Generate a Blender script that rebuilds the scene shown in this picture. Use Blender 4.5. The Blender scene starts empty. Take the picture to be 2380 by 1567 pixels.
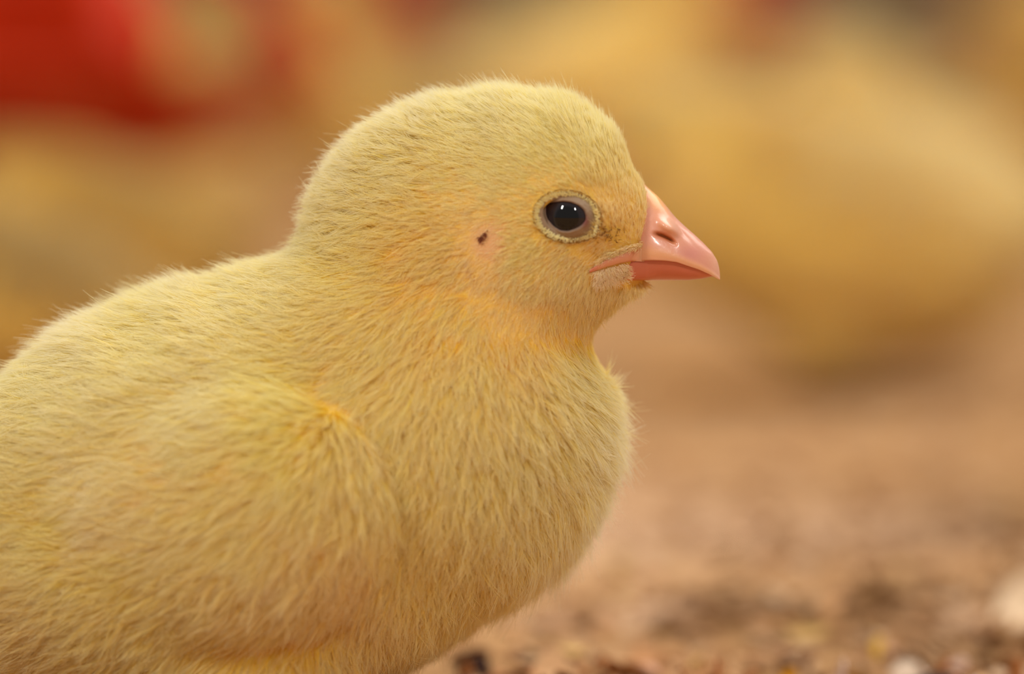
import bpy, math, random
import numpy as np
from mathutils import Vector

# ------------------------------------------------------------------ camera, world, lights
MM = 0.001
FW, FH = 2380, 1567
HZ = 100.0                       # image row of the horizon
GY = 1690.0                      # image row of the litter surface in the focus plane
DH = 506.0                       # mm from the camera to the chick's plane
CAMZ = (GY - HZ) / 20.0
THETA = math.atan(((FH / 2 - HZ) / 20.0) / DH)
FPX = 20.0 * DH / math.cos(THETA)
APERTURE_MM = 19.0

scn = bpy.context.scene
COL = scn.collection
cd = bpy.data.cameras.new('camera')
cam = bpy.data.objects.new('camera', cd)
COL.objects.link(cam)
cam.location = (0, -DH * MM, CAMZ * MM)
cam.rotation_euler = (math.pi / 2 - THETA, 0, 0)
cd.sensor_width = 36.0
cd.lens = FPX * 36.0 / FW
cd.clip_start = 0.01
cd.clip_end = 50
cd.dof.use_dof = True
cd.dof.focus_distance = 0.4985
cd.dof.aperture_fstop = cd.lens / APERTURE_MM
cd.dof.aperture_blades = 9
scn.camera = cam

scn.view_settings.view_transform = 'Standard'
scn.view_settings.look = 'None'
scn.view_settings.gamma = 1.0
scn.view_settings.exposure = 0.37
scn.view_settings.use_curve_mapping = False
scn.cycles.max_bounces = 9
scn.cycles.use_adaptive_sampling = True
scn.cycles.adaptive_threshold = 0.05
scn.cycles.diffuse_bounces = 7
scn.cycles.transmission_bounces = 6
scn.cycles.transparent_max_bounces = 8
scn.cycles.sample_clamp_indirect = 4.0

world = bpy.data.worlds.new('barn_air')
scn.world = world
world.use_nodes = True
wn = world.node_tree
wn.nodes['Background'].inputs[0].default_value = (1.0, 0.93, 0.85, 1)
wn.nodes['Background'].inputs[1].default_value = 0.28


def lamp(name, loc, target, size, size_y, power, color):
    ld = bpy.data.lights.new(name, 'AREA')
    ld.shape = 'RECTANGLE'
    ld.size = size
    ld.size_y = size_y
    ld.energy = power
    ld.color = color
    o = bpy.data.objects.new(name, ld)
    COL.objects.link(o)
    o.location = loc
    d = Vector(target) - Vector(loc)
    o.rotation_euler = d.to_track_quat('-Z', 'Y').to_euler()
    return o


lamp('barn_daylight', (0.85, 1.05, 2.1), (0.1, 0.1, 0.0), 2.6, 1.8, 45, (1.0, 0.95, 0.91))
lamp('ceiling_light_front', (-1.43, -1.33, 1.76), (0, 0, 0.04), 0.22, 0.55, 21, (1.0, 0.96, 0.90))
lamp('ceiling_light_side', (0.82, -1.83, 1.67), (0, 0, 0.04), 0.15, 0.36, 14, (1.0, 0.96, 0.90))



# ------------------------------------------------------------------ small helpers
def lin(r, g, b):
    def f(c):
        c /= 255.0
        return c / 12.92 if c <= 0.04045 else ((c + 0.055) / 1.055) ** 2.4
    return (f(r), f(g), f(b), 1.0)


def tag(o, label=None, cat=None, group=None, kind=None):
    if label:
        o['label'] = label
    if cat:
        o['category'] = cat
    if group:
        o['group'] = group
    if kind:
        o['kind'] = kind
    return o


def empty(name, loc=(0, 0, 0), rz=0.0):
    o = bpy.data.objects.new(name, None)
    o.empty_display_size = 0.01
    COL.objects.link(o)
    o.location = loc
    o.rotation_euler = (0, 0, rz)
    return o


def mesh_obj(name, V, F, mat, parent=None, smooth=True, colors=None):
    """V in mm (n,3); F list/array of quads or tris."""
    me = bpy.data.meshes.new(name)
    me.from_pydata((np.asarray(V, float) * MM).tolist(), [], [list(map(int, f)) for f in F])
    me.update()
    if smooth:
        me.polygons.foreach_set('use_smooth', np.ones(len(me.polygons), bool))
    if colors is not None:
        a = me.color_attributes.new('tint', 'FLOAT_COLOR', 'POINT')
        a.data.foreach_set('color', np.asarray(colors, np.float32).ravel())
    me.materials.append(mat)
    o = bpy.data.objects.new(name, me)
    COL.objects.link(o)
    if parent is not None:
        o.parent = parent
    return o


def copy_tree(o, parent=None):
    c = o.copy()
    COL.objects.link(c)
    c.parent = parent
    for ch in list(o.children):
        copy_tree(ch, c)
    return c


def px2w(px, py, y):
    """world mm of the point seen at pixel (px,py) lying in the vertical plane at depth y mm"""
    px = np.asarray(px, float); py = np.asarray(py, float); y = np.asarray(y, float)
    cx = (px - FW / 2) / FPX
    cy = -(py - FH / 2) / FPX
    c, s = math.cos(THETA), math.sin(THETA)
    dx = cx
    dy = c + cy * s
    dz = -s + cy * c
    t = (y + DH) / dy
    return np.stack([dx * t + 0 * t, y + 0 * t, CAMZ + dz * t], -1)


def w2px(P):
    P = np.asarray(P, float)
    c, s = math.cos(THETA), math.sin(THETA)
    X, Y, Z = P[..., 0], P[..., 1] + DH, P[..., 2] - CAMZ
    depth = Y * c - Z * s
    up = Y * s + Z * c
    return np.stack([FW / 2 + FPX * X / depth, FH / 2 - FPX * up / depth], -1)


def on_ground(px, py):
    c, s = math.cos(THETA), math.sin(THETA)
    cx = (px - FW / 2) / FPX
    cy = -(py - FH / 2) / FPX
    dy = c + cy * s
    dz = -s + cy * c
    t = -CAMZ / dz
    return (cx * t, dy * t - DH)


def sstep(x, a, b):
    t = np.clip((x - a) / (b - a), 0, 1)
    return t * t * (3 - 2 * t)


# ------------------------------------------------------------------ materials
def new_mat(name):
    m = bpy.data.materials.new(name)
    m.use_nodes = True
    nt = m.node_tree
    return m, nt, nt.nodes['Principled BSDF']


def set_in(node, **kw):
    for k, v in kw.items():
        k = k.replace('_', ' ')
        if k in node.inputs:
            node.inputs[k].default_value = v


def down_material(name, root_mul, tip_mix, tip_col, transl=0.38, soft_normal=False):
    m, nt, bsdf = new_mat(name)
    N, L = nt.nodes, nt.links
    att = N.new('ShaderNodeAttribute'); att.attribute_name = 'tint'
    info = N.new('ShaderNodeHairInfo')
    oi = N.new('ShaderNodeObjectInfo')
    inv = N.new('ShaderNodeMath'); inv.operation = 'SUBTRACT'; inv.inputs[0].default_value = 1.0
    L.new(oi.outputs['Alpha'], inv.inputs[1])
    own = N.new('ShaderNodeMix'); own.data_type = 'RGBA'          # a paler chick, or one toned darker for shade
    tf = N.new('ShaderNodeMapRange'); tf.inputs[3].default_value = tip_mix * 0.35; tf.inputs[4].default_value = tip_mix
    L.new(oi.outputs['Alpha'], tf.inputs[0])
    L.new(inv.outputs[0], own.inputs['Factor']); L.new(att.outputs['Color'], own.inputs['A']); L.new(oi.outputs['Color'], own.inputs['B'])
    rootc = N.new('ShaderNodeMix'); rootc.data_type = 'RGBA'; rootc.blend_type = 'MULTIPLY'
    rootc.inputs['Factor'].default_value = 1.0
    L.new(own.outputs['Result'], rootc.inputs['A'])
    rootc.inputs['B'].default_value = root_mul
    tipc = N.new('ShaderNodeMix'); tipc.data_type = 'RGBA'
    L.new(tf.outputs[0], tipc.inputs['Factor'])
    L.new(own.outputs['Result'], tipc.inputs['A'])
    tipc.inputs['B'].default_value = tip_col
    ramp = N.new('ShaderNodeMapRange'); ramp.inputs[1].default_value = 0.25; ramp.inputs[2].default_value = 1.0
    L.new(info.outputs['Intercept'], ramp.inputs[0])
    mix = N.new('ShaderNodeMix'); mix.data_type = 'RGBA'
    L.new(ramp.outputs[0], mix.inputs['Factor'])
    L.new(rootc.outputs['Result'], mix.inputs['A'])
    L.new(tipc.outputs['Result'], mix.inputs['B'])
    L.new(mix.outputs['Result'], bsdf.inputs['Base Color'])
    set_in(bsdf, Roughness=0.45)
    bsdf.inputs['Specular IOR Level'].default_value = 0.25
    if soft_normal:
        na = N.new('ShaderNodeAttribute'); na.attribute_name = 'grow_normal'
        vt = N.new('ShaderNodeVectorTransform'); vt.vector_type = 'NORMAL'; vt.convert_from = 'OBJECT'; vt.convert_to = 'WORLD'
        L.new(na.outputs['Vector'], vt.inputs[0]); L.new(vt.outputs[0], bsdf.inputs['Normal'])
    tr = N.new('ShaderNodeBsdfTranslucent')
    L.new(mix.outputs['Result'], tr.inputs['Color'])
    ms = N.new('ShaderNodeMixShader'); ms.inputs[0].default_value = transl
    L.new(bsdf.outputs[0], ms.inputs[1]); L.new(tr.outputs[0], ms.inputs[2])
    L.new(ms.outputs[0], N['Material Output'].inputs['Surface'])
    return m


M_DOWN = down_material('chick_down', (0.98, 0.84, 0.27, 1), 0.5, (0.995, 0.985, 0.95, 1), 0.45, False)
M_BRISTLE = down_material('face_bristle', (1, 1, 1, 1), 0.02, (0.99, 0.95, 0.82, 1), 0.3)


def tint_material(name, rough=0.5, sss=0.0, radius=(1, 0.4, 0.2), scale=0.001, coat=0.0, spec=0.5, bump=0.0, bscale=900):
    m, nt, b = new_mat(name)
    att = nt.nodes.new('ShaderNodeAttribute'); att.attribute_name = 'tint'
    nt.links.new(att.outputs['Color'], b.inputs['Base Color'])
    set_in(b, Roughness=rough)
    b.inputs['Specular IOR Level'].default_value = spec
    b.inputs['Subsurface Weight'].default_value = sss
    b.inputs['Subsurface Radius'].default_value = radius
    b.inputs['Subsurface Scale'].default_value = scale
    b.inputs['Coat Weight'].default_value = coat
    b.inputs['Coat Roughness'].default_value = 0.12
    if bump:
        tc = nt.nodes.new('ShaderNodeTexCoord')
        no = nt.nodes.new('ShaderNodeTexNoise'); no.inputs['Scale'].default_value = bscale
        no.inputs['Detail'].default_value = 3
        bp = nt.nodes.new('ShaderNodeBump'); bp.inputs['Strength'].default_value = bump
        bp.inputs['Distance'].default_value = 0.0002
        nt.links.new(tc.outputs['Object'], no.inputs['Vector'])
        nt.links.new(no.outputs['Fac'], bp.inputs['Height'])
        nt.links.new(bp.outputs[0], b.inputs['Normal'])
    return m


M_SKIN = tint_material('chick_skin', 0.7, 0.0, (1, 0.5, 0.3), 0.0015, 0, 0.3, 0.4, 1500)
M_BEAK = tint_material('beak_horn', 0.33, 0.10, (1.0, 0.35, 0.22), 0.0010, 0.35, 0.5, 0.10, 2500)
M_LID = tint_material('eyelid_skin', 0.55, 0.2, (1, 0.5, 0.3), 0.0006, 0, 0.35, 0.5, 3500)
M_EYE = tint_material('wet_eye', 0.03, 0, spec=0.42, coat=0.0)
M_LEG = tint_material('leg_scales', 0.5, 0.2, (1, 0.5, 0.3), 0.001, 0, 0.4, 0.5, 1200)
M_RED = tint_material('red_feeder_plastic', 0.5, 0.0, spec=0.15)


# ------------------------------------------------------------------ implicit body shape (mm)
def ell(P, c, r, rot=0.0):
    """ellipsoid distance; rot = rotation in the x-z plane (radians, +x towards +z)"""
    q = P - np.asarray(c, float)
    if rot:
        cc, ss = math.cos(rot), math.sin(rot)
        q = np.stack([q[..., 0] * cc + q[..., 2] * ss, q[..., 1], -q[..., 0] * ss + q[..., 2] * cc], -1)
    r = np.asarray(r, float)
    k0 = np.sqrt(np.sum((q / r) ** 2, -1))
    k1 = np.sqrt(np.sum((q / (r * r)) ** 2, -1)) + 1e-9
    return k0 * (k0 - 1) / k1


def smin(a, b, k):
    h = np.clip(0.5 + 0.5 * (b - a) / k, 0, 1)
    return b * (1 - h) + a * h - k * h * (1 - h)


def smax(a, b, k):
    return -smin(-a, -b, k)


def C(px, py, y=0.0):
    return px2w(px, py, y)


EYE_PX = (1317.0, 504.0)
EYE_R = 3.45


class Shape:
    def __init__(self, dx=0.0, dz=0.0, raise_=0.0, sit=True):
        self.off = np.array([dx, 0, dz + raise_])
        self.rz = raise_
        self.sit = sit

    def head(self, P):
        Q = P - self.off
        d = ell(Q, C(1118, 532), (18.0, 12.3, 14.3))
        d = smin(d, ell(Q, C(1255, 455), (10.5, 10.6, 9.8)), 3.5)
        d = smin(d, ell(Q, C(1375, 545), (5.4, 6.0, 6.2)), 3.5)
        d = smin(d, ell(Q, C(1265, 612), (7.6, 7.8, 5.6)), 3.5)
        d = smin(d, ell(Q, C(1390, 668), (4.2, 3.4, 2.0), 0.25), 2.0)
        d = smin(d, ell(Q, C(1448, 500), (2.6, 3.6, 3.6)), 2.0)
        d = smin(d, ell(Q, np.array([C(1362, 512)[0], 5.8, C(1362, 512)[2]]), (3.5, 4.3, 3.3)), 1.2)
        d = smin(d, ell(Q, C(1442, 656), (2.9, 2.4, 1.0), 0.1), 1.0)
        return d

    def solid(self, P):
        dh = self.head(P)
        a = C(1062, 650) + self.off
        b = C(1015, 920) + np.array([0, 0, self.rz])
        # neck : tapered capsule
        ab = b - a
        t = np.clip(np.sum((P - a) * ab, -1) / np.dot(ab, ab), 0, 1)
        dn = np.linalg.norm((P - a - t[..., None] * ab) * np.array([1, 1.08, 1]), axis=-1) - (14.2 + 3.4 * t)
        Q = P - np.array([0, 0, self.rz])
        db = ell(Q, C(455, 1185), (29.2, 23.5, 23.4), 0.21)
        dc = ell(Q, C(995, 1072), (17.8, 19.6, 18.0), 0.7)
        dsh = ell(Q, C(640, 992), (17.5, 18, 15.5), -0.2)
        dr = ell(Q, C(140, 1264), (15, 17, 14.0), 0.3)
        dt = ell(Q, C(-90, 1130), (10, 7, 5), -0.3)
        d = smin(db, dc, 9)
        d = smin(d, dr, 6)
        d = smin(d, dsh, 5)
        dn = smin(dn, ell(Q, C(1175, 915), (9.3, 14, 8.5)), 5)
        d = smin(d, ell(Q, C(770, 800), (11.5, 14, 9.6), 0.4), 5)
        d = smin(d, dt, 8)
        d = smin(d, dn, 8)
        d = smin(d, dh, 4.5)
        # wings
        w = ell(Q, np.array([C(585, 1170, -20)[0], 18.9, C(585, 1195, -20)[2]]), (15.6, 7.2, 13.2), 0.12)
        w = smin(w, ell(Q, np.array([C(350, 1195, -20)[0], 19.0, C(350, 1195, -20)[2]]), (8.8, 4.6, 6.0), -0.1), 3)
        d = smin(d, w, 2.4)
        # thigh
        th = ell(Q, np.array([C(600, 1560, -15)[0], 11.5, C(600, 1560, -15)[2]]), (11.0, 7.5, 8.0), 0.2)
        d = smin(d, th, 4.0)
        d = smin(d, ell(Q, C(800, 1330), (14, 16.5, 10.5), 0.15), 6)
        return d

    def __call__(self, P):
        P = np.asarray(P, float).copy()
        P[..., 1] = np.abs(P[..., 1])
        d = self.solid(P)
        # eye socket
        e = self.eye_c(True)
        s = ell(P, (e[0] - 0.1, 11.0, e[2]), (2.85, 3.6, 2.3))
        d = smax(d, -s, 0.3)
        return d

    def eye_c(self, positive=False):
        e = HP(EYE_PX[0], EYE_PX[1], -8.0) + self.off
        e[1] = 8.2 if positive else -8.2
        return e

    def grad(self, P, h=0.15):
        g = np.empty_like(P)
        for i in range(3):
            e = np.zeros(3); e[i] = h
            g[..., i] = self(P + e) - self(P - e)
        return g / (np.linalg.norm(g, axis=-1, keepdims=True) + 1e-9)

    def surf_y(self, X, Z, y0=13.0):
        """near-side half width at (X,Z)"""
        y = np.full(np.shape(X), y0)
        for _ in range(40):
            P = np.stack([X, y, Z], -1)
            d = self.solid(P)
            y = y - np.clip(d, -1, 1) * 0.8
        return np.maximum(y, 0)


def warp(P, off=(0, 0, 0)):
    """turn the head slightly towards the viewer's side"""
    P = np.array(P, float)
    q = P - np.asarray(off)
    w = sstep(q[..., 2], 38, 52) * sstep(q[..., 0], -14, 2)
    P[..., 1] = P[..., 1] - 0.17 * (q[..., 0] + 8) * w
    return P


def HP(px, py, y):
    """un-turned head coordinates whose turned point at un-turned depth y shows at (px,py)"""
    px = np.asarray(px, float); py = np.asarray(py, float)
    y = np.asarray(y, float) + 0 * px
    yw = y.copy()
    for _ in range(4):
        P = px2w(px, py, yw)
        Q = P.copy(); Q[..., 1] = y
        yw = warp(Q)[..., 1]
    P = px2w(px, py, yw)
    P[..., 1] = y
    return P


def surface_nets(f, lo, hi, h):
    xs = [np.arange(lo[i], hi[i] + h, h) for i in range(3)]
    G = np.stack(np.meshgrid(*xs, indexing='ij'), -1)
    vals = np.empty(G.shape[:3], np.float32)
    for i in range(G.shape[0]):
        vals[i] = f(G[i])
    ins = vals < 0
    n = np.array(vals.shape) - 1
    acc = np.zeros((*n, 3)); cnt = np.zeros(n)
    for ax in range(3):
        o = [a for a in range(3) if a != ax]
        s0 = [slice(None)] * 3; s1 = [slice(None)] * 3
        s0[ax] = slice(0, -1); s1[ax] = slice(1, None)
        v0, v1 = vals[tuple(s0)], vals[tuple(s1)]
        cr = (v0 < 0) != (v1 < 0)
        t = np.where(cr, v0 / (v0 - v1 + 1e-20), 0)
        for a in (0, 1):
            for b in (0, 1):
                sl = [slice(None)] * 3
                sl[o[0]] = slice(a, a + n[o[0]]); sl[o[1]] = slice(b, b + n[o[1]])
                c = cr[tuple(sl)]; tt = t[tuple(sl)]
                cnt += c
                acc[..., ax] += tt * c
                acc[..., o[0]] += a * c
                acc[..., o[1]] += b * c
    act = cnt > 0
    idx = -np.ones(n, int)
    idx[act] = np.arange(act.sum())
    ijk = np.argwhere(act)
    V = (ijk + acc[act] / cnt[act][:, None]) * h + np.array(lo)
    F = []
    for ax in range(3):
        o = [(ax + 1) % 3, (ax + 2) % 3]
        s0 = [slice(None)] * 3; s1 = [slice(None)] * 3
        s0[ax] = slice(0, -1); s1[ax] = slice(1, None)
        cr = ins[tuple(s0)] != ins[tuple(s1)]
        e = np.argwhere(cr)
        e = e[(e[:, o[0]] > 0) & (e[:, o[1]] > 0) & (e[:, o[0]] < n[o[0]]) & (e[:, o[1]] < n[o[1]])]
        flip = ins[e[:, 0], e[:, 1], e[:, 2]]
        q = []
        for a, b in ((0, 0), (1, 0), (1, 1), (0, 1)):
            c = e.copy(); c[:, o[0]] -= a; c[:, o[1]] -= b
            q.append(idx[c[:, 0], c[:, 1], c[:, 2]])
        q = np.stack(q, -1)
        q = np.where(flip[:, None], q, q[:, ::-1])
        F.append(q)
    return V, np.concatenate(F)


# ------------------------------------------------------------------ down (fur) fields
# px, py, direction (right, down), length mm, lift, colour class
FIELD = np.array([
    # crown and nape
    (1180, 225, -0.75, -0.65, 3.0, .98), (1020, 250, -0.85, -0.5, 3.0, .98), (870, 335, -0.92, -0.35, 3.1, .98),
    (765, 440, -0.97, -0.25, 3.2, .95), (700, 560, -1, -0.22, 3.3, .8), (1340, 255, -0.55, -0.8, 2.8, .95),
    (1440, 320, -0.35, -0.9, 2.5, .8), (1490, 400, -0.2, -0.95, 1.8, .42), (1460, 450, -0.2, -0.95, 1.3, .25),
    (1100, 340, -0.9, -0.42, 2.6, .32), (1250, 340, -0.75, -0.6, 2.3, .30), (950, 440, -0.97, -0.25, 2.8, .32),
    (1380, 400, -0.5, -0.8, 1.9, .26), (1310, 425, -0.9, -0.35, 1.4, .22), (1180, 440, -0.97, -0.2, 2.0, .25),
    (1000, 520, -1, -0.1, 2.6, .3), (860, 560, -1, -0.1, 3.0, .34), (1090, 480, -1, 0.05, 1.8, .22),
    # face
    (1240, 500, -1, 0.05, 1.5, .28), (1420, 520, -0.25, -1, 1.4, .28), (1405, 560, -0.75, 0.4, 1.3, .26), (1470, 540, -0.2, -1, 1.2, .26),
    (1340, 600, -0.8, 0.55, 1.8, .3), (1240, 590, -0.95, 0.3, 1.9, .28), (1410, 595, -0.75, 0.6, 1.4, .28),
    (1300, 660, -0.45, 0.9, 2.0, .26), (1390, 660, -0.3, 1.0, 1.9, .3), (1440, 690, 0.0, 1.0, 2.1, .36), (1490, 668, 0.35, 0.8, 1.4, .32),
    (1530, 655, 0.6, 0.6, 0.9, .25), (1380, 730, 0.1, 1.0, 2.6, .36), (1300, 740, -0.1, 1, 2.8, .30), (1150, 560, -0.9, 0.35, 1.6, .24), (1140, 640, -0.5, 0.85, 1.6, .22),
    (1200, 690, -0.35, 0.95, 2.3, .26),
    # cheek / neck
    (1020, 600, -0.85, 0.5, 2.6, .3), (1040, 700, -0.45, 0.9, 3.0, .32), (900, 650, -0.9, 0.35, 3.0, .3), (930, 760, -0.5, 0.85, 3.3, .33),
    (1080, 820, -0.12, 1, 3.4, .34), (1220, 830, 0.15, 1, 3.4, .32), (1340, 850, 0.75, 0.6, 3.3, .36), (980, 880, -0.3, 0.95, 3.4, .32),
    (800, 750, -0.85, 0.4, 3.3, .3), (850, 860, -0.7, 0.6, 3.3, .3),
    # back
    (600, 600, -0.8, -0.6, 4.4, .95), (480, 630, -0.6, -0.8, 4.4, .98), (340, 680, -0.75, -0.65, 4.2, .9), (200, 750, -0.85, -0.5, 4.0, .75),
    (60, 850, -0.9, -0.35, 4.0, .45), (560, 740, -0.92, -0.45, 3.8, .34), (400, 820, -0.95, -0.35, 3.8, .3), (200, 900, -0.97, -0.25, 3.8, .3),
    (700, 700, -0.9, -0.3, 3.6, .36), (650, 850, -0.97, -0.1, 3.4, .28), (-100, 1000, -1, 0.0, 5.0, .4),
    (655, 895, -1, 0.02, 3.5, .3), (725, 935, -0.85, 0.4, 3.5, .34), (790, 985, -0.2, 1, 3.5, .34), (845, 1035, -0.05, 1, 3.5, .34), (880, 1100, -0.05, 1, 3.6, .32),
    # wing
    (700, 960, -0.95, 0.3, 3.2, .24), (560, 1010, -0.97, 0.2, 3.2, .22), (420, 1080, -1, 0.1, 3.2, .22), (600, 1150, -0.85, 0.55, 3.4, .24),
    (740, 1120, -0.6, 0.8, 3.4, .26), (800, 1260, -0.3, 0.95, 3.6, .26), (650, 1320, -0.6, 0.8, 3.6, .26), (450, 1250, -0.95, 0.35, 3.6, .24),
    (300, 1200, -1, 0.1, 3.4, .2), (520, 1400, -0.75, 0.65, 3.6, .28),
    # flank and belly
    (100, 1080, -1, -0.1, 4.0, .3), (100, 1300, -0.97, 0.2, 4.0, .32), (180, 1450, -0.8, 0.6, 4.2, .34), (400, 1500, -0.5, 0.85, 4.2, .34),
    (650, 1530, -0.1, 1, 4.4, .34), (850, 1500, 0.12, 1, 4.2, .36), (400, 1640, -0.4, 0.9, 3.0, .3), (800, 1640, 0, 1, 3.0, .3),
    # breast
    (910, 1000, -0.3, 0.95, 3.4, .3), (960, 1120, -0.4, 0.95, 3.4, .3), (1060, 1000, -0.05, 1, 3.5, .32), (1200, 1000, 0.25, 1, 3.5, .32),
    (1320, 960, 0.7, 0.7, 3.8, .38), (1390, 900, 1.0, 0.1, 3.8, .75), (1410, 1020, 1.0, 0.3, 3.9, .75), (1385, 1130, 0.75, 0.65, 3.9, .65),
    (1100, 1180, -0.05, 1, 3.6, .32), (1250, 1180, 0.35, 1, 3.7, .34), (960, 1280, -0.3, 1, 3.8, .32), (1100, 1330, 0.05, 1, 3.8, .34),
    (1230, 1320, 0.4, 1, 3.9, .38), (1350, 1260, 0.8, 0.7, 4.0, .65), (1150, 1430, 0.3, 1, 3.8, .42), (980, 1440, 0.0, 1, 4.0, .38),
], float)

COAT = 0.86
# px, py, r, g, b  (the down's own colour, plus painted rim light and lower-left shade)
TINT = np.array([
    (1180, 240, 238, 218, 150), (900, 360, 238, 218, 152), (750, 520, 238, 218, 156), (1400, 320, 236, 216, 138), (1100, 400, 236, 208, 120),
    (1300, 400, 228, 208, 112), (1440, 430, 230, 196, 100), (1430, 520, 222, 178, 92), (1350, 600, 224, 190, 104), (1240, 580, 226, 204, 106),
    (1150, 600, 230, 186, 118), (1000, 560, 236, 192, 84), (850, 620, 236, 204, 106), (985, 640, 238, 188, 70), (1050, 730, 236, 190, 82), (1070, 800, 236, 184, 68), (1190, 790, 232, 182, 80), (1300, 720, 228, 180, 86), (960, 740, 236, 190, 80), (1250, 700, 230, 184, 98),
    (1400, 680, 234, 192, 122), (1100, 840, 236, 200, 106), (1340, 860, 242, 220, 146), (900, 800, 234, 198, 100), (600, 700, 236, 216, 148),
    (400, 800, 230, 214, 140), (100, 900, 226, 212, 144), (500, 950, 232, 214, 156), (690, 970, 234, 212, 96), (850, 1020, 236, 198, 96), (250, 1180, 242, 216, 186), (262, 1260, 240, 214, 180), (195, 1220, 222, 204, 84), (300, 1330, 228, 208, 96),
    (600, 1200, 228, 200, 112), (350, 1200, 226, 200, 138), (100, 1150, 212, 190, 106), (700, 1350, 228, 186, 108), (870, 1350, 226, 176, 78),
    (300, 1400, 208, 180, 88), (100, 1480, 198, 168, 82), (700, 1520, 226, 184, 96), (950, 1200, 236, 190, 76), (950, 1300, 236, 192, 80), (845, 1330, 224, 168, 66), (1100, 1100, 236, 204, 112),  # lower-left flank darkened here, its weaker light put into the tint
    (1250, 1050, 240, 214, 138), (1405, 1000, 244, 230, 196), (1380, 1150, 244, 228, 192), (1340, 1270, 242, 224, 190), (1270, 1150, 240, 214, 140), (1180, 205, 242, 230, 190), (980, 245, 242, 230, 190), (840, 340, 242, 228, 190), (730, 480, 242, 228, 190), (480, 600, 238, 226, 192), (200, 730, 234, 222, 188), (20, 850, 232, 220, 190), (1100, 1350, 234, 202, 116), (950, 1120, 238, 200, 92),  # whitened entries along the outline paint the backlit rim
    (1500, 670, 236, 208, 160), (1180, 1420, 234, 208, 158), (550, 1620, 220, 184, 100),
], float)


def shepard(px, tab, ncol, s=55.0, p=2.2):
    out = np.zeros((len(px), ncol))
    for i0 in range(0, len(px), 20000):
        q = px[i0:i0 + 20000]
        d2 = (q[:, None, 0] - tab[None, :, 0]) ** 2 + (q[:, None, 1] - tab[None, :, 1]) ** 2
        w = 1.0 / (d2 + s * s) ** p
        w /= w.sum(1, keepdims=True)
        out[i0:i0 + 20000] = w @ tab[:, 2:2 + ncol]
    return out


def srgb2lin(c):
    c = c / 255.0
    return np.where(c <= 0.04045, c / 12.92, ((c + 0.055) / 1.055) ** 2.4)


def near_px(P, off):
    Q = np.array(P) - off
    Q[..., 1] = -np.abs(Q[..., 1])
    return w2px(warp(Q))


FUR_EDGE_Y = np.array([400, 440, 447, 470, 495, 513, 533, 555, 573])
FUR_EDGE_X = np.array([1535, 1510, 1507, 1510, 1516, 1507, 1501, 1506, 1512])
UPX = np.array([1365, 1409, 1443, 1467, 1512, 1560])
UPY = np.array([634, 604, 591, 582, 573, 573])        # upper limit of the gape strip
LOX = np.array([1371, 1409, 1443, 1478, 1512, 1547])
LOY = np.array([634, 622, 613, 607, 605, 606])        # tomium


def fur_mask(pp):
    x, y = pp[:, 0], pp[:, 1]
    dx, dy = x - 1319, y - 503
    ca, sa = math.cos(0.12), math.sin(0.12)
    u, v = dx * ca + dy * sa, -dx * sa + dy * ca
    eye = (u / 66) ** 2 + (v / 51) ** 2 < 1
    bx = np.interp(y, FUR_EDGE_Y, FUR_EDGE_X)
    beak = (y > 430) & (y < 646) & (x > bx)
    up = np.interp(x, UPX, UPY); lo = np.interp(x, LOX, LOY)
    strip = (x > 1368) & (y > up) & (y < lo + 2)
    lower = (x > 1440) & (y > up) & (y < 648)
    m = ~(eye | beak | strip | lower)
    return m


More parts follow.
